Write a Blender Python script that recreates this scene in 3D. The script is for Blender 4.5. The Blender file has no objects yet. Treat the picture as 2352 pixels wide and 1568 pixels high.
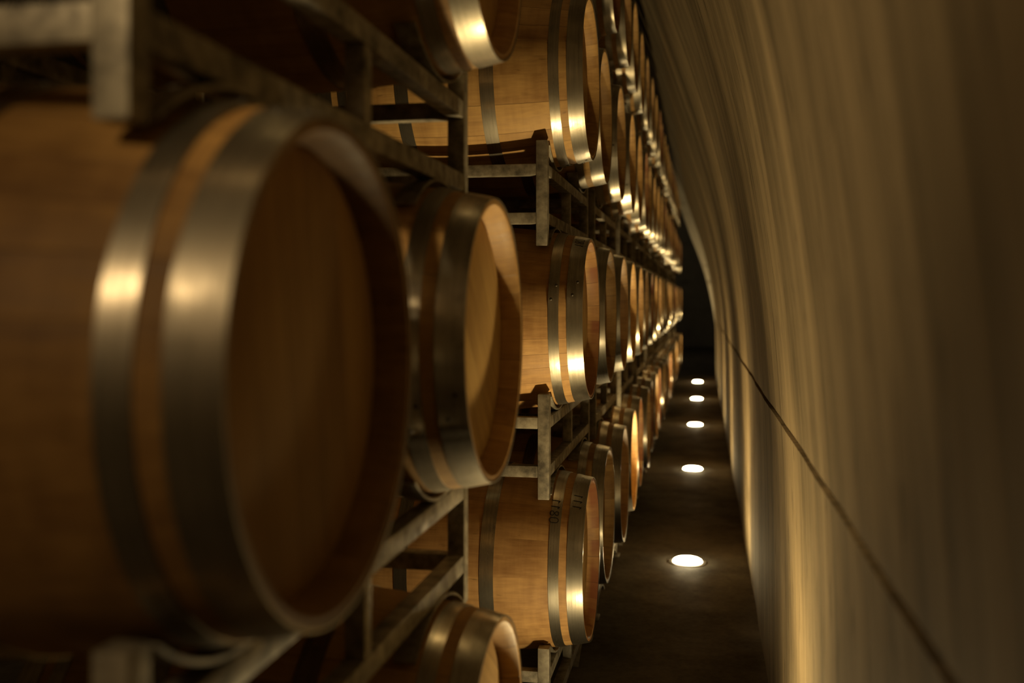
import bpy, bmesh, math, random
from mathutils import Vector, Matrix

random.seed(11)
S = bpy.context.scene
COL = S.collection
PI = math.pi
F_PX = 2287.0

# ------------------------------------------------------------------ materials
def new_mat(name):
    m = bpy.data.materials.new(name)
    m.use_nodes = True
    nt = m.node_tree
    for n in list(nt.nodes):
        nt.nodes.remove(n)
    out = nt.nodes.new('ShaderNodeOutputMaterial')
    return m, nt, out

class NT:
    """tiny wrapper to write node graphs compactly"""
    def __init__(self, nt):
        self.nt = nt
    def node(self, t, **kw):
        n = self.nt.nodes.new(t)
        for k, v in kw.items():
            setattr(n, k, v)
        return n
    def link(self, a, b):
        self.nt.links.new(a, b)
    def put(self, sock, v):
        if hasattr(v, 'is_linked') or hasattr(v, 'links'):
            self.nt.links.new(v, sock)
        else:
            sock.default_value = v
    def math(self, op, a, b=None, c=None, clamp=False):
        n = self.node('ShaderNodeMath', operation=op)
        n.use_clamp = clamp
        self.put(n.inputs[0], a)
        if b is not None: self.put(n.inputs[1], b)
        if c is not None: self.put(n.inputs[2], c)
        return n.outputs[0]
    def maprange(self, v, a, b, c, d):
        n = self.node('ShaderNodeMapRange')
        self.put(n.inputs[0], v)
        for i, q in enumerate((a, b, c, d)):
            n.inputs[i + 1].default_value = q
        return n.outputs[0]
    def noise(self, vec, scale=1.0, detail=3.0, rough=0.55, dist=0.0):
        n = self.node('ShaderNodeTexNoise')
        self.put(n.inputs['Vector'], vec)
        n.inputs['Scale'].default_value = scale
        n.inputs['Detail'].default_value = detail
        n.inputs['Roughness'].default_value = rough
        n.inputs['Distortion'].default_value = dist
        return n.outputs[0]
    def mul(self, vec, v):
        n = self.node('ShaderNodeVectorMath', operation='MULTIPLY')
        self.put(n.inputs[0], vec)
        n.inputs[1].default_value = v
        return n.outputs[0]
    def addv(self, vec, v):
        n = self.node('ShaderNodeVectorMath', operation='ADD')
        self.put(n.inputs[0], vec)
        self.put(n.inputs[1], v)
        return n.outputs[0]
    def comb(self, x, y, z):
        n = self.node('ShaderNodeCombineXYZ')
        for i, q in enumerate((x, y, z)):
            self.put(n.inputs[i], q)
        return n.outputs[0]
    def ramp(self, fac, stops):
        n = self.node('ShaderNodeValToRGB')
        self.put(n.inputs[0], fac)
        el = n.color_ramp.elements
        while len(el) < len(stops):
            el.new(0.5)
        for e, (p, c) in zip(el, stops):
            e.position = p
            e.color = (*c, 1)
        return n.outputs[0]
    def mix(self, fac, a, b, blend='MIX'):
        n = self.node('ShaderNodeMix', data_type='RGBA', blend_type=blend)
        self.put(n.inputs[0], fac)
        for i, q in ((6, a), (7, b)):
            if isinstance(q, tuple):
                q = (*q, 1) if len(q) == 3 else q
            self.put(n.inputs[i], q)
        return n.outputs[2]
    def bump(self, h, strength, dist, normal=None):
        n = self.node('ShaderNodeBump')
        n.inputs['Strength'].default_value = strength
        n.inputs['Distance'].default_value = dist
        self.put(n.inputs['Height'], h)
        if normal is not None:
            self.put(n.inputs['Normal'], normal)
        return n.outputs[0]
    def bsdf(self, out, color, rough, metal=0.0, normal=None, spec=0.5):
        n = self.node('ShaderNodeBsdfPrincipled')
        if isinstance(color, tuple): color = (*color, 1)
        self.put(n.inputs['Base Color'], color)
        self.put(n.inputs['Roughness'], rough)
        self.put(n.inputs['Metallic'], metal)
        n.inputs['Specular IOR Level'].default_value = spec
        if normal is not None:
            self.put(n.inputs['Normal'], normal)
        self.nt.links.new(n.outputs[0], out.inputs[0])
        return n

def stave_material(name, dark, light, stain=None):
    """oak staves: grain along the barrel's axis (local x), joints between staves around it"""
    m, nt, out = new_mat(name)
    g = NT(nt)
    tc = g.node('ShaderNodeTexCoord').outputs['Object']
    rnd = g.node('ShaderNodeObjectInfo').outputs['Random']
    sp = g.node('ShaderNodeSeparateXYZ')
    g.link(tc, sp.inputs[0])
    x, y, z = sp.outputs
    ang = g.math('ARCTAN2', y, z)
    u = g.math('MULTIPLY', g.math('ADD', ang, PI), 27 / (2 * PI))
    wob = g.math('MULTIPLY', g.math('SINE', g.math('MULTIPLY', u, 2 * PI / 27 * 5)), 0.35)
    u = g.math('ADD', u, wob)
    fr = g.math('FRACT', u)
    idx = g.math('FLOOR', u)
    edge = g.math('MINIMUM', fr, g.math('SUBTRACT', 1.0, fr))
    joint = g.maprange(edge, 0.0, 0.022, 1.0, 0.0)
    wn = g.node('ShaderNodeTexWhiteNoise', noise_dimensions='2D')
    g.link(g.comb(idx, g.math('MULTIPLY', rnd, 97.0), 0.0), wn.inputs['Vector'])
    stave_rnd = wn.outputs['Value']
    shift = g.comb(g.math('MULTIPLY', stave_rnd, 7.0), g.math('MULTIPLY', rnd, 13.0), 0.0)
    gr = g.noise(g.addv(g.mul(tc, (3.5, 70.0, 70.0)), shift), 1.0, 4.0, 0.62, 0.25)
    cloud = g.noise(g.addv(tc, shift), 5.0, 3.0, 0.6)
    f = g.math('ADD', g.math('MULTIPLY', gr, 0.42), g.math('MULTIPLY', cloud, 0.58))
    f = g.math('ADD', f, g.math('MULTIPLY', g.math('SUBTRACT', stave_rnd, 0.5), 0.12))
    saw = g.noise(g.addv(g.mul(tc, (26.0, 3.0, 3.0)), shift), 1.0, 3.0, 0.6)
    f = g.math('ADD', f, g.math('MULTIPLY', g.math('SUBTRACT', saw, 0.5), 0.30))
    col = g.ramp(f, [(0.28, dark), (0.66, light)])
    # scattered dark flecks and pores
    fl = g.noise(g.addv(g.mul(tc, (14.0, 60.0, 60.0)), shift), 1.0, 2.0, 0.5)
    flm = g.maprange(fl, 0.70, 0.80, 0.0, 0.55)
    col = g.mix(flm, col, (0.10, 0.055, 0.02))
    if stain:
        st = g.noise(g.addv(g.mul(tc, (2.0, 6.0, 6.0)), shift), 1.0, 2.0, 0.5)
        endm = g.maprange(x, 0.435, 0.450, 0.0, 1.0)
        col = g.mix(g.math('MULTIPLY', endm, g.maprange(st, 0.33, 0.62, 0.1, 0.8)), col, stain)
    col = g.mix(g.math('MULTIPLY', g.math('MULTIPLY', joint, g.maprange(stave_rnd, 0.35, 0.85, 0.12, 1.0)), 0.85), col, (0.035, 0.018, 0.008))
    joint = g.math('MULTIPLY', joint, g.maprange(stave_rnd, 0.35, 0.85, 0.12, 1.0))
    h = g.math('SUBTRACT', g.math('MULTIPLY', gr, 0.25), joint)
    nrm = g.bump(h, 0.35, 0.0015)
    g.bsdf(out, col, g.maprange(gr, 0.2, 0.8, 0.48, 0.66), 0.0, nrm, 0.35)
    return m

def head_material(name, dark, light):
    """barrel head boards, joints running in local z"""
    m, nt, out = new_mat(name)
    g = NT(nt)
    tc = g.node('ShaderNodeTexCoord').outputs['Object']
    rnd = g.node('ShaderNodeObjectInfo').outputs['Random']
    sp = g.node('ShaderNodeSeparateXYZ')
    g.link(tc, sp.inputs[0])
    x, y, z = sp.outputs
    u = g.math('MULTIPLY', g.math('ADD', y, 0.31), 1 / 0.088)
    fr = g.math('FRACT', u)
    idx = g.math('FLOOR', u)
    edge = g.math('MINIMUM', fr, g.math('SUBTRACT', 1.0, fr))
    joint = g.maprange(edge, 0.0, 0.018, 1.0, 0.0)
    wn = g.node('ShaderNodeTexWhiteNoise', noise_dimensions='2D')
    g.link(g.comb(idx, g.math('MULTIPLY', rnd, 57.0), 0.0), wn.inputs['Vector'])
    br = wn.outputs['Value']
    shift = g.comb(g.math('MULTIPLY', rnd, 9.0), g.math('MULTIPLY', br, 5.0), 0.0)
    gr = g.noise(g.addv(g.mul(tc, (60.0, 60.0, 3.0)), shift), 1.0, 4.0, 0.6, 0.3)
    cloud = g.noise(g.addv(tc, shift), 4.0, 3.0, 0.6)
    f = g.math('ADD', g.math('MULTIPLY', gr, 0.5), g.math('MULTIPLY', cloud, 0.5))
    f = g.math('ADD', f, g.math('MULTIPLY', g.math('SUBTRACT', br, 0.5), 0.18))
    col = g.ramp(f, [(0.28, dark), (0.68, light)])
    col = g.mix(g.math('MULTIPLY', joint, 0.6), col, (0.05, 0.026, 0.012))
    h = g.math('SUBTRACT', g.math('MULTIPLY', gr, 0.2), joint)
    g.bsdf(out, col, 0.6, 0.0, g.bump(h, 0.3, 0.0012), 0.3)
    return m

def hoop_material():
    m, nt, out = new_mat('galvanised_hoop')
    g = NT(nt)
    tc = g.node('ShaderNodeTexCoord').outputs['Object']
    rnd = g.node('ShaderNodeObjectInfo').outputs['Random']
    off = g.comb(g.math('MULTIPLY', rnd, 11.0), 0.0, 0.0)
    p = g.addv(tc, off)
    st = g.noise(g.mul(p, (150.0, 5.0, 5.0)), 1.0, 3.0, 0.6)      # rolled streaks along the band
    bl = g.noise(p, 16.0, 4.0, 0.65)                              # spangle and tarnish
    sc = g.noise(g.mul(p, (220.0, 40.0, 40.0)), 1.0, 2.0, 0.5)
    f = g.math('ADD', g.math('MULTIPLY', st, 0.45), g.math('MULTIPLY', bl, 0.55))
    col = g.ramp(f, [(0.30, (0.18, 0.162, 0.125)), (0.62, (0.46, 0.42, 0.34))])
    ro = g.maprange(f, 0.3, 0.7, 0.40, 0.24)
    h = g.math('ADD', g.math('MULTIPLY', st, 0.5), g.math('MULTIPLY', sc, 0.3))
    nrm = g.bump(h, 0.18, 0.001)
    dull = g.bsdf(out, col, g.math('ADD', ro, 0.12), 0.98, nrm)
    bright = g.bsdf(out, col, g.math('SUBTRACT', ro, 0.08), 1.0, nrm)
    mx = g.node('ShaderNodeMixShader')
    g.put(mx.inputs[0], g.maprange(bl, 0.3, 0.7, 0.3, 0.55))
    g.link(dull.outputs[0], mx.inputs[1])
    g.link(bright.outputs[0], mx.inputs[2])
    g.link(mx.outputs[0], out.inputs[0])
    return m

def rack_material():
    m, nt, out = new_mat('weathered_rack_steel')
    g = NT(nt)
    tc = g.node('ShaderNodeTexCoord').outputs['Object']
    rnd = g.node('ShaderNodeObjectInfo').outputs['Random']
    p = g.addv(tc, g.comb(g.math('MULTIPLY', rnd, 8.0), 0.0, 0.0))
    a = g.noise(p, 28.0, 4.0, 0.65)
    b = g.noise(p, 7.0, 3.0, 0.6)
    f = g.math('ADD', g.math('MULTIPLY', a, 0.6), g.math('MULTIPLY', b, 0.4))
    col = g.ramp(f, [(0.34, (0.10, 0.088, 0.068)), (0.52, (0.30, 0.27, 0.21)), (0.66, (0.46, 0.42, 0.33))])
    g.bsdf(out, col, g.maprange(a, 0.3, 0.7, 0.62, 0.42), 0.4, g.bump(a, 0.25, 0.002))
    return m

def concrete_material(name, lo, hi, rough=0.8):
    """board-marked vault concrete, streaked up the curve of the vault"""
    m, nt, out = new_mat(name)
    g = NT(nt)
    tc = g.node('ShaderNodeTexCoord').outputs['Object']
    wide = g.noise(g.mul(tc, (0.3, 2.1, 0.16)), 1.0, 2.0, 0.5, 0.1)
    mid = g.noise(g.mul(tc, (0.5, 7.0, 0.30)), 1.0, 4.0, 0.6, 0.2)
    fine = g.noise(g.mul(tc, (2.0, 60.0, 1.3)), 1.0, 4.0, 0.65, 0.1)
    blot = g.noise(tc, 2.2, 5.0, 0.6)
    pit = g.noise(g.mul(tc, (1.0, 38.0, 6.0)), 1.0, 3.0, 0.55)
    f = g.math('ADD', g.math('MULTIPLY', wide, 0.32), g.math('MULTIPLY', mid, 0.29))
    f = g.math('ADD', f, g.math('MULTIPLY', fine, 0.25))
    f = g.math('ADD', f, g.math('MULTIPLY', blot, 0.14))
    col = g.ramp(f, [(0.39, lo), (0.60, hi)])
    col = g.mix(g.maprange(pit, 0.60, 0.72, 0.0, 0.7), col, tuple(q * 0.35 for q in lo))
    # dark hairline joints where the form boards met
    sp = g.node('ShaderNodeSeparateXYZ')
    g.link(tc, sp.inputs[0])
    h = g.math('ADD', g.math('MULTIPLY', mid, 1.0), g.math('MULTIPLY', fine, 0.35))
    h = g.math('SUBTRACT', h, g.maprange(pit, 0.60, 0.72, 0.0, 0.6))
    g.bsdf(out, col, rough, 0.0, g.bump(h, 0.5, 0.014), 0.25)
    return m

def floor_material():
    m, nt, out = new_mat('dark_concrete_floor')
    g = NT(nt)
    tc = g.node('ShaderNodeTexCoord').outputs['Object']
    a = g.noise(tc, 3.0, 6.0, 0.65)
    b = g.noise(tc, 45.0, 3.0, 0.6)
    f = g.math('ADD', g.math('MULTIPLY', a, 0.7), g.math('MULTIPLY', b, 0.3))
    col = g.ramp(f, [(0.34, (0.06, 0.053, 0.042)), (0.64, (0.17, 0.15, 0.115))])
    g.bsdf(out, col, g.maprange(a, 0.3, 0.7, 0.85, 0.6), 0.0, g.bump(f, 0.4, 0.006), 0.25)
    return m

def plain(name, col, rough, metal=0.0):
    m, nt, out = new_mat(name)
    g = NT(nt)
    tc = g.node('ShaderNodeTexCoord').outputs['Object']
    n = g.noise(tc, 30.0, 3.0, 0.6)
    c = g.mix(n, tuple(q * 0.75 for q in col), tuple(min(1, q * 1.2) for q in col))
    g.bsdf(out, c, rough, metal, g.bump(n, 0.1, 0.001))
    return m

def glow_material(strength):
    m, nt, out = new_mat('lit_lamp_glass')
    g = NT(nt)
    e = g.node('ShaderNodeEmission')
    e.inputs[0].default_value = (1.0, 0.80, 0.44, 1)
    e.inputs[1].default_value = strength
    g.link(e.outputs[0], out.inputs[0])
    return m

OAK = [stave_material('oak_staves_honey', (0.28, 0.145, 0.048), (0.60, 0.37, 0.135)),
       stave_material('oak_staves_wine_marked', (0.28, 0.142, 0.05), (0.60, 0.36, 0.14), (0.27, 0.085, 0.045)),
       stave_material('oak_staves_tan', (0.30, 0.165, 0.066), (0.62, 0.39, 0.17)),
       stave_material('oak_staves_aged', (0.145, 0.072, 0.024), (0.36, 0.205, 0.066))]
HEADM = [head_material('oak_head_honey', (0.36, 0.205, 0.062), (0.64, 0.42, 0.15)),
         head_material('oak_head_rosy', (0.42, 0.21, 0.10), (0.70, 0.42, 0.22)),
         head_material('oak_head_tan', (0.32, 0.18, 0.06), (0.58, 0.36, 0.13))]
M_HOOP = hoop_material()
M_RACK = rack_material()
M_WALL = concrete_material('vault_concrete', (0.10, 0.077, 0.042), (0.37, 0.285, 0.165))
M_RIB = concrete_material('pale_arch_concrete', (0.55, 0.52, 0.45), (0.75, 0.72, 0.64))
M_DARK = concrete_material('dark_rock', (0.22, 0.20, 0.16), (0.42, 0.39, 0.32))
M_FLOOR = floor_material()
M_BEZEL = plain('dull_lamp_steel', (0.22, 0.20, 0.17), 0.5, 0.9)
M_RIVET = plain('rivet_steel', (0.12, 0.11, 0.095), 0.5, 0.9)
M_INK = plain('black_marker_ink', (0.012, 0.011, 0.010), 0.7)
M_GLOW = glow_material(72.0)

# ------------------------------------------------------------------ mesh helpers
def link_mesh(name, bm, mat, parent=None, smooth=True, angle=35):
    me = bpy.data.meshes.new(name)
    bmesh.ops.recalc_face_normals(bm, faces=bm.faces[:])
    bm.to_mesh(me)
    bm.free()
    me.materials.append(mat)
    if smooth:
        me.shade_smooth()
        me.set_sharp_from_angle(angle=math.radians(angle))
    o = bpy.data.objects.new(name, me)
    COL.objects.link(o)
    if parent is not None:
        o.parent = parent
    return o

def lathe_x(profile, n, closed=False, rfun=None):
    """revolve (x, r) points about the x axis"""
    bm = bmesh.new()
    rings = []
    for (x, r) in profile:
        ring = []
        for k in range(n):
            a = 2 * PI * k / n
            rr = r + (rfun(a) if rfun else 0.0)
            ring.append(bm.verts.new((x, rr * math.sin(a), rr * math.cos(a))))
        rings.append(ring)
    m = len(rings)
    for i in range(m if closed else m - 1):
        A, B = rings[i], rings[(i + 1) % m]
        for k in range(n):
            bm.faces.new((A[k], A[(k + 1) % n], B[(k + 1) % n], B[k]))
    return bm

def add_box(bm, c, s, bevel=0.0):
    r = bmesh.ops.create_cube(bm, size=1.0)
    vs = r['verts']
    for v in vs:
        v.co = Vector((v.co.x * s[0] + c[0], v.co.y * s[1] + c[1], v.co.z * s[2] + c[2]))
    if bevel:
        es = list({e for v in vs for e in v.link_edges})
        bmesh.ops.bevel(bm, geom=es, offset=bevel, segments=2, affect='EDGES', profile=0.6)

def empty(name, loc):
    o = bpy.data.objects.new(name, None)
    o.empty_display_size = 0.1
    o.location = loc
    COL.objects.link(o)
    return o

def tag(o, label, cat, group=None):
    o['label'] = label
    o['category'] = cat
    if group:
        o['group'] = group

def structure(o):
    o['kind'] = 'structure'

# ------------------------------------------------------------------ barrel
BL = 0.475            # half length
RB, RH = 0.345, 0.292  # belly and end radius
def brad(x):
    return RB - (RB - RH) * (x / BL) ** 2

def body_mesh():
    pts = []
    # inner chime at the back, outer skin, inner chime at the front
    pts += [(-0.424, 0.267), (-0.452, 0.271), (-0.472, 0.277)]
    pts += [(-BL, 0.280), (-BL, RH - 0.002)]
    for i in range(33):
        x = -0.473 + 0.946 * i / 32
        pts.append((x, brad(x)))
    pts += [(BL, RH - 0.002), (BL, 0.280), (0.472, 0.277), (0.452, 0.271), (0.424, 0.267)]
    return lathe_x(pts, 108)

def head_mesh(sgn):
    bm = bmesh.new()
    n = 72
    rim, rimb = [], []
    R = 0.2688
    prof = [(0.408, R), (0.424, R), (0.432, R - 0.018), (0.432, 0.001)]
    rings = []
    for (x, r) in prof:
        rings.append([bm.verts.new((sgn * x, r * math.sin(2 * PI * k / n), r * math.cos(2 * PI * k / n))) for k in range(n)])
    for A, B in zip(rings, rings[1:]):
        for k in range(n):
            bm.faces.new((A[k], A[(k + 1) % n], B[(k + 1) % n], B[k]))
    bm.faces.new(rings[0])
    bm.faces.new(rings[-1])
    return bm

def hoop_mesh(x0, x1, th=0.0022, proud=0.0):
    """flat steel band; its riveted overlap stands a little proud over a short arc"""
    def lap(a):
        a = a % (2 * PI)
        if a < 0.30:
            return 0.0022
        return 0.0
    n = 4
    outer = []
    for i in range(n + 1):
        x = x0 + (x1 - x0) * i / n
        outer.append((x, brad(x) + th + proud))
    inner = [(x, r - th - 0.0006) for (x, r) in reversed(outer)]
    return lathe_x(outer + inner, 126, closed=True, rfun=lap)

# (part name, x start, x end)
HOOPS = [('head_hoop', 0.4225, 0.4765), ('quarter_hoop', 0.361, 0.396), ('bilge_hoop', 0.128, 0.176),
         ('bilge_hoop', -0.176, -0.128), ('quarter_hoop', -0.396, -0.361), ('head_hoop', -0.4765, -0.4225)]

ME = {}
def shared(key, bm_fn, mat, angle=35):
    if key not in ME:
        o = link_mesh(key, bm_fn(), mat, None, True, angle)
        me = o.data
        bpy.data.objects.remove(o)
        ME[key] = me
    return ME[key]

def part(name, me, parent, loc=(0, 0, 0), rot=(0, 0, 0), mat=None):
    o = bpy.data.objects.new(name, me)
    COL.objects.link(o)
    o.parent = parent
    o.location = loc
    o.rotation_euler = rot
    if mat is not None:
        o.material_slots[0].link = 'OBJECT'
        o.material_slots[0].material = mat
    return o

def rivet_bm(x, a):
    bm = bmesh.new()
    r = brad(x) + 0.0045
    bmesh.ops.create_uvsphere(bm, u_segments=12, v_segments=8, radius=0.0052)
    for v in bm.verts:
        v.co.z *= 0.45
    M = Matrix.Rotation(-a, 4, 'X') @ Matrix.Translation((x, 0, r))
    bm.transform(M)
    return bm

def make_barrel(loc, roll=0.0, oak=0, headm=0, rivets=False):
    root = empty('wine_barrel', loc)                 # origin at the lowest point of the belly
    c = (0, 0, RB)
    rot = (roll, 0, 0)
    part('stave_body', shared('stave_body', body_mesh, OAK[0]), root, c, rot, OAK[oak])
    part('barrel_head', shared('barrel_head_front', lambda: head_mesh(1), HEADM[0]), root, c, (roll * 0.37, 0, 0), HEADM[headm])
    part('barrel_head', shared('barrel_head_back', lambda: head_mesh(-1), HEADM[0]), root, c, (roll * 0.6, 0, 0), HEADM[headm])
    for i, (nm, x0, x1) in enumerate(HOOPS):
        h = part(nm, shared('hoop_%d' % i, lambda: hoop_mesh(x0, x1), M_HOOP, 30), root, c, (roll + (0.06 * i if i < 3 else 1.5 + i), 0, 0))
        if rivets and i < 3:
            xm = (x0 + x1) / 2
            for q, aa in enumerate((0.07, 0.23)):
                part('rivet', shared('rivet_%d_%d' % (i, q), lambda: rivet_bm(xm + (0.008 if q else -0.008), aa), M_RIVET), h)
    return root

def copy_tree(o, parent=None):
    c = o.copy()
    COL.objects.link(c)
    if parent is not None:
        c.parent = parent
    for ch in o.children:
        copy_tree(ch, c)
    return c

# ------------------------------------------------------------------ rack for two barrels
T = 0.040      # tube
RXF, RXB = -0.540, -1.210       # front and back frame planes
UP, LO = 0.522, 0.353           # tube centres above the barrel centre of the tier below
STUB, LEG = 0.623, 0.257
PITCH = 0.88
HALF = 0.2268                   # post offset from a barrel's centre line
R_SAD = 0.3290

def box_bm(c, s, b=0.003):
    bm = bmesh.new()
    add_box(bm, c, s, b)
    return bm

def arc_bm(x, yc, zc, up, half=0.195):
    """a bent flat bar concentric with the barrel it holds"""
    bm = bmesh.new()
    n = 14
    w, t = 0.044, 0.006
    rows = []
    for i in range(n + 1):
        y = -half + 2 * half * i / n
        a = math.asin(y / R_SAD)
        ro, ri = R_SAD + t, R_SAD
        pts = []
        for (xx, rr) in ((x - w / 2, ri), (x + w / 2, ri), (x + w / 2, ro), (x - w / 2, ro)):
            pts.append(bm.verts.new((xx, yc + rr * math.sin(a), zc + up * rr * math.cos(a))))
        rows.append(pts)
    for A, B in zip(rows, rows[1:]):
        for k in range(4):
            bm.faces.new((A[k], A[(k + 1) % 4], B[(k + 1) % 4], B[k]))
    bm.faces.new(rows[0]); bm.faces.new(rows[-1])
    return bm

def make_rack(x0, ymid, zlow, spacing):
    """zlow = barrel centre height of the tier below; the rack's origin is at its leg ends"""
    root = empty('barrel_rack', (x0, ymid, zlow + LEG))
    key = 'rack%.3f_' % spacing
    ye = spacing / 2 + HALF
    def P(name, k, fn):
        return part(name, shared(key + k, fn, M_RACK, 30), root)
    z = lambda q: q - LEG
    for ix, x in enumerate((RXF, RXB)):
        for iy, s in enumerate((-1, 1)):
            P('corner_post', 'post%d%d' % (ix, iy), lambda: box_bm((x, s * ye, z((STUB + LEG) / 2)), (T, T, STUB - LEG)))
        P('middle_post', 'mid%d' % ix, lambda: box_bm((x, 0, z((UP + LO) / 2)), (T * 0.9, T * 0.9, UP - LO - T)))
        P('upper_rail', 'up%d' % ix, lambda: box_bm((x, 0, z(UP)), (T * 0.96, 2 * ye - T, T)))
        P('lower_rail', 'lo%d' % ix, lambda: box_bm((x, 0, z(LO)), (T * 0.96, 2 * ye - T, T)))
        for iy, s in enumerate((-1, 1)):
            P('saddle', 'sa%d%d' % (ix, iy), lambda: arc_bm(x, s * spacing / 2, z(PITCH), -1))
            P('saddle', 'sb%d%d' % (ix, iy), lambda: arc_bm(x, s * spacing / 2, z(0), 1))
    for iy, s in enumerate((-1, 1)):
        xm, xl = (RXF + RXB) / 2, (RXF - RXB) - T
        P('crossbar', 'cu%d' % iy, lambda: box_bm((xm, s * ye, z(UP)), (xl, T * 0.96, T)))
        P('crossbar', 'cl%d' % iy, lambda: box_bm((xm, s * ye, z(LO)), (xl, T * 0.96, T)))
    return root

# ------------------------------------------------------------------ layout (camera at the origin, aisle runs along +y)
FLOOR = -1.587
TIER_Z = [-0.95, -0.07, 0.81, 1.69]
TIER_X = [0.0, 0.0, -0.012, -0.036]
XC = -0.875
TIERS = ['bottom tier', 'eye-level tier', 'third tier', 'top tier']
ORD = ['first', 'second', 'third', 'fourth', 'fifth', 'sixth', 'seventh', 'eighth', 'ninth', 'tenth', 'eleventh',
       'twelfth', 'thirteenth', 'fourteenth', 'fifteenth', 'sixteenth', 'seventeenth', 'eighteenth', 'nineteenth',
       'twentieth', 'twenty-first', 'twenty-second']
NEAR_Y = [1.115, 2.03]
NEAR_DX = -0.02
NEAR_DZ = -0.013
DY = 0.765
NCOL = 22
FAR_Y = [3.65 + DY * k for k in range(NCOL)]

SPECIAL = {
    ('n', 0, 1): ('big oak barrel filling the near end, wide bright hoops and shaded head', 3, 2, 0.4),
    ('n', 1, 1): ('oak barrel just behind the big near barrel, with dark side and glowing head', 0, 0, 2.1),
    ('n', 0, 0): ('oak barrel on the bottom tier, directly below the big near barrel', 0, 0, 1.0),
    ('n', 1, 0): ('oak barrel low at the frame edge, only its pale chime and head top showing', 0, 0, 2.6),
    ('n', 0, 2): ('oak barrel on the third tier, directly above the big near barrel', 0, 0, 2.2),
    ('n', 1, 2): ('oak barrel cut by the upper frame edge, one gleaming hoop, near rack', 2, 2, 0.9),
    ('f', 0, 1): ('oak barrel in sharpest focus at eye level, red-stained chime and bright hoops', 1, 0, 1.35),
    ('f', 0, 0): ('sharp oak barrel on the bottom tier with reddish chime and inked hoop', 1, 0, 4.3),
    ('f', 0, 2): ('sharp oak barrel on the third tier above the gap, rack shadow across its staves', 0, 2, 3.3),
}
G_B = 'oak barrels stacked along the aisle'
G_R = 'steel barrel racks in the stack'
protos = {}
PLACED = {}
def place_barrel(kind, i, tier, y):
    jx = random.uniform(-0.008, 0.008)
    sp = SPECIAL.get((kind, i, tier))
    if sp:
        label, oak, hd, roll = sp
        jx = -TIER_X[tier]
    else:
        oak = random.choice((0, 0, 1, 2)); hd = random.choice((0, 0, 1, 2)); roll = random.uniform(0, 6.28)
        if i < 11:
            label = 'steel-hooped oak barrel on the %s, %s column past the rack gap' % (TIERS[tier], ORD[i])
        else:
            label = 'steel-hooped oak barrel on the %s, %s column from the far end' % (TIERS[tier], ORD[NCOL - 1 - i])
    if kind == 'n': jx = NEAR_DX - TIER_X[tier]
    loc = (XC + TIER_X[tier] + jx, y, TIER_Z[tier] - RB + (NEAR_DZ if kind == 'n' else 0.0))
    near = kind == 'n' or i < 4
    if near or 'far' not in protos:
        b = make_barrel(loc, roll, oak, hd, rivets=near)
        if not near:
            protos['far'] = b
    else:
        b = copy_tree(protos['far'])
        b.location = loc
        for ch in b.children:
            ch.rotation_euler.x += roll
            n0 = ch.name.split('.')[0]
            if n0 == 'stave_body': ch.material_slots[0].material = OAK[oak]
            if n0 == 'barrel_head': ch.material_slots[0].material = HEADM[hd]
    tag(b, label, 'barrel', G_B)
    PLACED[(kind, i, tier)] = b
    return b

rack_protos = {}
RACKS = []
def place_rack(bay, level, ymid, spacing):
    zlow = TIER_Z[level] - PITCH
    x0 = (TIER_X[level] + TIER_X[max(0, level - 1)]) * 0.5
    if bay < 0:
        x0 = NEAR_DX
        zlow += NEAR_DZ
    if spacing not in rack_protos:
        r = rack_protos[spacing] = make_rack(x0, ymid, zlow, spacing)
    else:
        r = copy_tree(rack_protos[spacing])
        r.location = (x0, ymid, zlow + LEG)
    if bay < 0:
        lab = ['grey steel rack on the floor under the two nearest bottom-tier barrels',
               'blurred steel rack beneath the big near barrel, resting on bottom-tier barrels',
               'blurred steel rack above the big near barrel, its post crossing the upper corner'][level]
    elif level == 0:
        lab = 'grey steel rack standing on the floor, %s bay past the rack gap' % ORD[bay]
    else:
        lab = 'grey steel rack carrying %s barrels, %s bay past the rack gap' % (TIERS[level], ORD[bay])
    tag(r, lab, 'barrel rack', G_R)
    RACKS.append((r, bay, level, spacing))
    return r

for i, y in enumerate(NEAR_Y):
    for t in (0, 1, 2):
        place_barrel('n', i, t, y)
for lv in (0, 1, 2):
    place_rack(-1, lv, sum(NEAR_Y) / 2, round(NEAR_Y[1] - NEAR_Y[0], 3))
for i, y in enumerate(FAR_Y):
    for t in range(4):
        place_barrel('f', i, t, y)
for bay in range(NCOL // 2):
    for lv in range(4):
        place_rack(bay, lv, (FAR_Y[2 * bay] + FAR_Y[2 * bay + 1]) / 2, DY)

for r, bay, level, spacing in RACKS:      # thin steel pads under the legs that stand on the floor
    if level == 0 and bay >= 0:
        for x in (RXF, RXB):
            for q in (-1, 1):
                part('foot_pad', shared('foot_pad', lambda: box_bm((0, 0, 0.007), (0.07, 0.07, 0.0136), 0.002), M_RACK), r,
                     (x, q * (spacing / 2 + HALF), -0.014))

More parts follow.
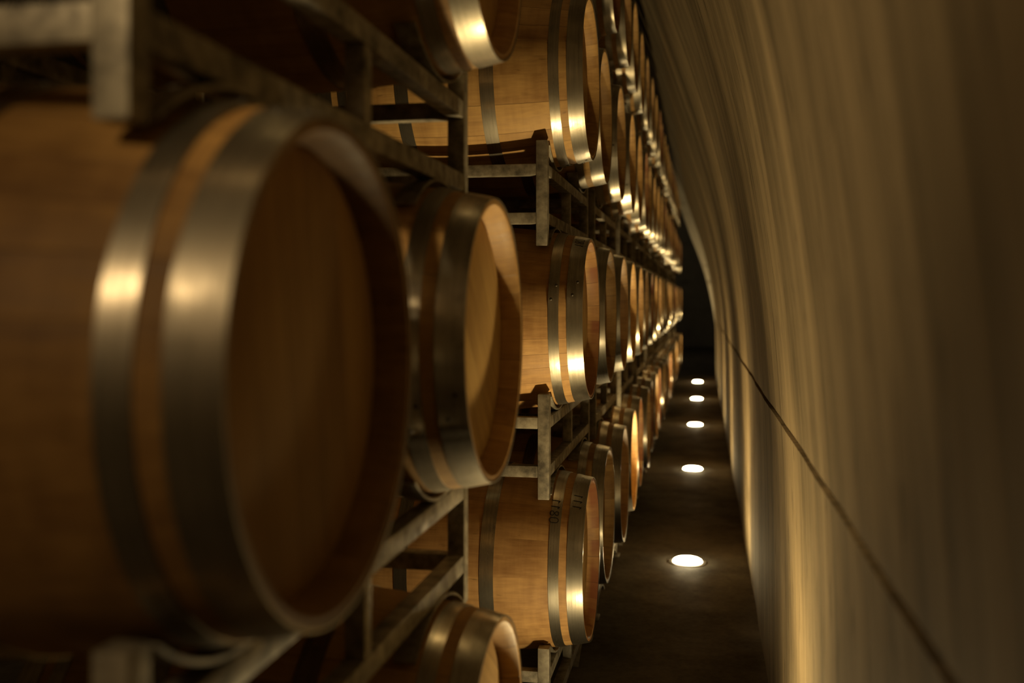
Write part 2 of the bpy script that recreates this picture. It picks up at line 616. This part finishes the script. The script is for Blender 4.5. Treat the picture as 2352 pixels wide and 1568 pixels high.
# ------------------------------------------------------------------ hand-written marks on three barrels
GLYPH = {'0': [[(0, .2), (.15, 0), (.45, 0), (.6, .25), (.6, .75), (.45, 1), (.15, 1), (0, .8), (0, .2)]],
         '1': [[(.1, .8), (.35, 1), (.35, 0)]],
         '2': [[(0, .8), (.15, 1), (.5, 1), (.6, .75), (0, 0), (.62, 0)]],
         '8': [[(.3, .52), (.05, .7), (.1, .95), (.5, .95), (.55, .7), (.3, .52), (.02, .3), (.1, .03), (.5, .03), (.6, .3), (.3, .52)]],
         '4': [[(.5, 0), (.5, 1), (0, .3), (.7, .3)]],
         '/': [[(0, 0), (.4, 1)]]}
def ink(barrel, partname, text, xc, a0, size, roll, width=0.0028):
    """strokes wrapped on the barrel surface: glyph height along the axis, text running round the hoop"""
    bm = bmesh.new()
    a = a0
    for ch in text:
        for st in GLYPH[ch]:
            for (p, q) in zip(st, st[1:]):
                P, Q = Vector(p), Vector(q)
                d = (Q - P).normalized()
                nn = Vector((-d.y, d.x)) * (width / size / 2)
                quad = []
                for w in (P + nn, Q + nn, Q - nn, P - nn):
                    x = xc + (w.y - 0.5) * size
                    ang = a + w.x * size / brad(xc)
                    r = brad(x) + 0.0030 if partname != 'stave_body' else brad(x) + 0.0006
                    quad.append(bm.verts.new((x, r * math.sin(ang), r * math.cos(ang))))
                bm.faces.new(quad)
        a += size * 0.85 / brad(xc)
    host = [c for c in barrel.children if c.name.split('.')[0] == partname][0]
    host_rot = host.rotation_euler.x
    o = link_mesh('ink_mark', bm, M_INK, host, False)
    o.rotation_euler.x = -host_rot
    return o
ink(PLACED[('f', 0, 0)], 'quarter_hoop', '0811', 0.372, -0.95, 0.030, 0)
ink(PLACED[('f', 0, 0)], 'head_hoop', '111', 0.446, -0.75, 0.030, 0)
ink(PLACED[('f', 0, 1)], 'head_hoop', '180', 0.446, -0.55, 0.030, 0)
ink(PLACED[('f', 0, 2)], 'stave_body', '4', -0.02, -2.05, 0.045, 0, 0.0022)

# ------------------------------------------------------------------ the vault
Y0, Y1 = -3.5, 20.35
def catmull(pts, n=8):
    out = []
    P = [pts[0]] + pts + [pts[-1]]
    for i in range(1, len(P) - 2):
        for k in range(n):
            t = k / n
            p0, p1, p2, p3 = (Vector(q) for q in P[i - 1:i + 3])
            out.append(0.5 * ((2 * p1) + (p2 - p0) * t + (2 * p0 - 5 * p1 + 4 * p2 - p3) * t * t + (3 * p1 - p0 - 3 * p2 + p3) * t ** 3))
    out.append(Vector(pts[-1]))
    return out
PROF = [(0.272, FLOOR), (0.270, -1.2), (0.266, -0.8), (0.253, -0.4), (0.212, 0.07), (0.125, 0.6), (-0.02, 1.15), (-0.2, 1.68),
        (-0.42, 2.3), (-0.78, 3.15), (-1.2, 3.9), (-1.75, 4.6), (-2.45, 5.1), (-3.2, 5.25)]
CX = -3.2
def wave(y, z):
    a = math.sin(y * 1.9 + 0.35 * z) * math.sin(y * 0.73 + 2.0)
    b = math.sin(y * 5.3 + 0.5 * z + 1.3) * math.sin(y * 2.17 - 0.3 * z)
    c = math.sin(y * 13.7 + 0.4 * z) * math.sin(y * 3.9 + 0.7)
    return 0.004 * a + 0.0018 * b + 0.0006 * c
JOINT_Z = -0.398
def vault_sheet(name, prof, y0, y1, mat, mirror=False, wavy=True, dy=0.03, thick=0.25):
    bm = bmesh.new()
    ny = int((y1 - y0) / dy) + 1
    rows = []
    for p in prof:
        row = []
        for j in range(ny + 1):
            y = y0 + (y1 - y0) * j / ny
            x = p[0] + (wave(y, p[1]) if wavy else 0)
            if mirror: x = 2 * CX - x
            row.append(bm.verts.new((x, y, p[1])))
        rows.append(row)
    for A, B in zip(rows, rows[1:]):
        for j in range(ny):
            bm.faces.new((A[j], A[j + 1], B[j + 1], B[j]) if mirror else (A[j], B[j], B[j + 1], A[j + 1]))
    me = bpy.data.meshes.new(name)
    bm.to_mesh(me); bm.free()
    me.materials.append(mat)
    me.shade_smooth()
    me.set_sharp_from_angle(angle=math.radians(40))
    o = bpy.data.objects.new(name, me)
    COL.objects.link(o)
    structure(o)
    return o
full = catmull(PROF, 7)
low = [p for p in full if p[1] < 2.9]
high = [p for p in full if p[1] >= 2.9]
# horizontal shadow-gap joint cast into the right wall
g0 = [p for p in low if p[1] < JOINT_Z - 0.012]
g1 = [p for p in low if p[1] > JOINT_Z + 0.012]
xj = 0.253
lowj = g0 + [Vector((xj, JOINT_Z - 0.011)), Vector((xj + 0.035, JOINT_Z - 0.0105)), Vector((xj + 0.035, JOINT_Z + 0.0105)), Vector((xj, JOINT_Z + 0.011))] + g1
vault_sheet('wall_right', lowj, Y0, Y1, M_WALL)
vault_sheet('wall_left', low, Y0, Y1, M_WALL, mirror=True, dy=0.25)
ceil_prof = [low[-1]] + high
# the ceiling is one sheet over both sides
both = [(p[0], p[1]) for p in ceil_prof] + [(2 * CX - p[0], p[1]) for p in reversed(ceil_prof[:-1])]
vault_sheet('ceiling', [Vector(p) for p in both], Y0, Y1, M_WALL, dy=0.06)

# pale concrete arch rib at the end of the vault, with thickness
def arch_rib(name, y0, y1, depth, mat):
    bm = bmesh.new()
    inner, outer = [], []
    pr = [Vector(p) for p in full]
    for i, p in enumerate(pr):
        a = pr[max(0, i - 1)]; b = pr[min(len(pr) - 1, i + 1)]
        d = (b - a).normalized()
        nrm = Vector((-d.y, d.x))       # towards the inside of the vault
        inner.append(p + nrm * depth * min(1.0, max(0.0, (p.y + 0.5) / 1.8)) + nrm * 0.004)
        outer.append(p - nrm * 0.25)
    line_i = inner + [Vector((2 * CX - q.x, q.y)) for q in reversed(inner[:-1])]
    line_o = outer + [Vector((2 * CX - q.x, q.y)) for q in reversed(outer[:-1])]
    R = []
    for li, lo in zip(line_i, line_o):
        R.append([bm.verts.new((li.x, y0, li.y)), bm.verts.new((li.x, y1, li.y)), bm.verts.new((lo.x, y1, lo.y)), bm.verts.new((lo.x, y0, lo.y))])
    for A, B in zip(R, R[1:]):
        for k in range(4):
            bm.faces.new((A[k], A[(k + 1) % 4], B[(k + 1) % 4], B[k]))
    bm.faces.new(R[0]); bm.faces.new(R[-1])
    o = link_mesh(name, bm, mat, None, True, 40)
    structure(o)
    return o
arch_rib('trim_1', Y1, Y1 + 0.30, 0.16, M_RIB)

# unlit cellar beyond the arch, and the end behind the camera
far_prof = [(p[0] + 0.25, p[1]) for p in full]
far_both = far_prof + [(2 * CX - p[0], p[1]) for p in reversed(far_prof[:-1])]
vault_sheet('wall_beyond', [Vector(p) for p in far_both], Y1 + 0.28, 34.0, M_DARK, wavy=False, dy=0.5)
def flat(name, pts, mat):
    bm = bmesh.new()
    bm.faces.new([bm.verts.new(p) for p in pts])
    o = link_mesh(name, bm, mat, None, False)
    structure(o)
    return o
flat('wall_back', [(1.5, 34, FLOOR), (1.5, 34, 6), (-9, 34, 6), (-9, 34, FLOOR)], M_DARK)
flat('wall_front', [(0.8, Y0, FLOOR), (-7.5, Y0, FLOOR), (-7.5, Y0, 6), (0.8, Y0, 6)], M_WALL)

# ------------------------------------------------------------------ floor and its recessed lights
LAMP_X, LAMP_R = -0.088, 0.088
LAMP_Y = [2.775 + 3.345 * k for k in range(6)]
bm = bmesh.new()
add_box(bm, ((CX), 15.2, FLOOR - 0.05), (8.4, 38.4, 0.1))
fl = link_mesh('floor', bm, M_FLOOR, None, False)
structure(fl)

def bezel_bm():
    bm = bmesh.new()
    n = 48
    prof = [(LAMP_R + 0.028, 0.0), (LAMP_R + 0.024, 0.004), (LAMP_R + 0.002, 0.005), (LAMP_R, 0.001), (LAMP_R, 0.0)]
    rings = [[bm.verts.new((r * math.cos(2 * PI * k / n), r * math.sin(2 * PI * k / n), z)) for k in range(n)] for r, z in prof]
    for i in range(len(rings)):
        A, B = rings[i], rings[(i + 1) % len(rings)]
        for k in range(n):
            bm.faces.new((A[k], A[(k + 1) % n], B[(k + 1) % n], B[k]))
    return bm
def lens_bm():
    bm = bmesh.new()
    n = 32
    prof = [(LAMP_R - 0.001, 0.001), (LAMP_R - 0.003, 0.012), (LAMP_R * 0.82, 0.020), (LAMP_R * 0.45, 0.025)]
    rings = [[bm.verts.new((r * math.cos(2 * PI * k / n), r * math.sin(2 * PI * k / n), z)) for k in range(n)] for r, z in prof]
    for A, B in zip(rings, rings[1:]):
        for k in range(n):
            bm.faces.new((A[k], A[(k + 1) % n], B[(k + 1) % n], B[k]))
    bm.faces.new(rings[-1]); bm.faces.new(rings[0])
    return bm
LAMP_W = 6.5
SPOT_W = 98.0
WARM = (1.0, 0.72, 0.32)
lamp_labels = ['round lit floor light below the frame, between the near racks and wall',
               'largest lit floor light in view, nearest on the dark aisle floor',
               'second lit round floor light along the aisle from the largest one',
               'third lit round floor light along the aisle, middle of the visible five',
               'fourth lit round floor light along the aisle, one before the farthest',
               'farthest and smallest lit round floor light before the dark end']
for k, y in enumerate(LAMP_Y):
    r = empty('floor_light', (LAMP_X, y, FLOOR))
    part('bezel', shared('bezel', bezel_bm, M_BEZEL), r)
    part('lens', shared('lens', lens_bm, M_GLOW), r)
    tag(r, lamp_labels[k], 'floor light', 'recessed floor lights along the aisle')
    ld = bpy.data.lights.new('floor_light_beam', 'AREA')
    ld.shape = 'DISK'
    ld.size = 0.07
    ld.energy = LAMP_W
    ld.color = WARM
    ld.spread = math.radians(178)
    lo = bpy.data.objects.new('floor_light_beam', ld)
    COL.objects.link(lo)
    lo.parent = r
    lo.location = (0, 0, 0.028)
    lo.rotation_euler = (PI, 0, 0)
    ld = bpy.data.lights.new('floor_light_core', 'SPOT')
    ld.energy = SPOT_W
    ld.color = WARM
    ld.spot_size = math.radians(94)
    ld.spot_blend = 1.0
    ld.shadow_soft_size = 0.03
    lo = bpy.data.objects.new('floor_light_core', ld)
    COL.objects.link(lo)
    lo.parent = r
    lo.location = (0, 0, 0.05)
    lo.rotation_euler = (PI, 0, 0)

# warm lamp hanging in the open end of the cellar behind the camera
ld = bpy.data.lights.new('aisle_lamp', 'POINT')
ld.energy = 64.0
ld.shadow_soft_size = 0.24
ld.color = (1.0, 0.70, 0.36)
lo = bpy.data.objects.new('aisle_lamp', ld)
lo.location = (-1.12, -1.65, 1.68)
COL.objects.link(lo)

# added fill spot behind the camera, brightens the vault wall; no cellar fixture
ld = bpy.data.lights.new('wall_fill_spot', 'SPOT')
ld.energy = 430.0
ld.color = (1.0, 0.72, 0.36)
ld.spot_size = math.radians(25)
ld.spot_blend = 1.0
ld.shadow_soft_size = 0.06
lo = bpy.data.objects.new('wall_fill_spot', ld)
lo.location = (-1.0, -1.7, 1.7)
lo.rotation_euler = (Vector((0.25, 2.4, 0.0)) - Vector(lo.location)).to_track_quat('-Z', 'Y').to_euler()
COL.objects.link(lo)

# weak fill light, added to lift the blackness of the unlit cellar beyond the arch
ld = bpy.data.lights.new('far_cellar_fill', 'POINT')
ld.energy = 22.0
ld.shadow_soft_size = 0.1
ld.color = (1.0, 0.80, 0.52)
lo = bpy.data.objects.new('far_cellar_fill', ld)
lo.location = (-3.0, 27.0, 2.2)
COL.objects.link(lo)

w = bpy.data.worlds.new('cellar_dark')
w.use_nodes = True
w.node_tree.nodes['Background'].inputs[0].default_value = (0.0, 0.0, 0.0, 1)
S.world = w

# ------------------------------------------------------------------ camera
cd = bpy.data.cameras.new('camera')
cam = bpy.data.objects.new('camera', cd)
COL.objects.link(cam)
cd.sensor_width = 36.0
cd.lens = 36.0 * F_PX / 2352.0
cd.shift_y = -96.0 / 2352.0
cam.rotation_euler = (PI / 2, 0, math.radians(10.82))
cd.dof.use_dof = True
cd.dof.focus_distance = 3.5
cd.dof.aperture_fstop = 1.8
cd.clip_start = 0.05
S.camera = cam

S.view_settings.view_transform = 'Standard'
S.view_settings.look = 'None'
S.view_settings.gamma = 1.0
S.view_settings.use_curve_mapping = False
S.view_settings.exposure = 0.0
S.cycles.use_denoising = True
S.cycles.max_bounces = 6
S.cycles.diffuse_bounces = 3
S.cycles.glossy_bounces = 3
S.cycles.use_adaptive_sampling = True
S.cycles.adaptive_threshold = 0.03
S.cycles.sample_clamp_indirect = 4.0
S.cycles.caustics_reflective = False
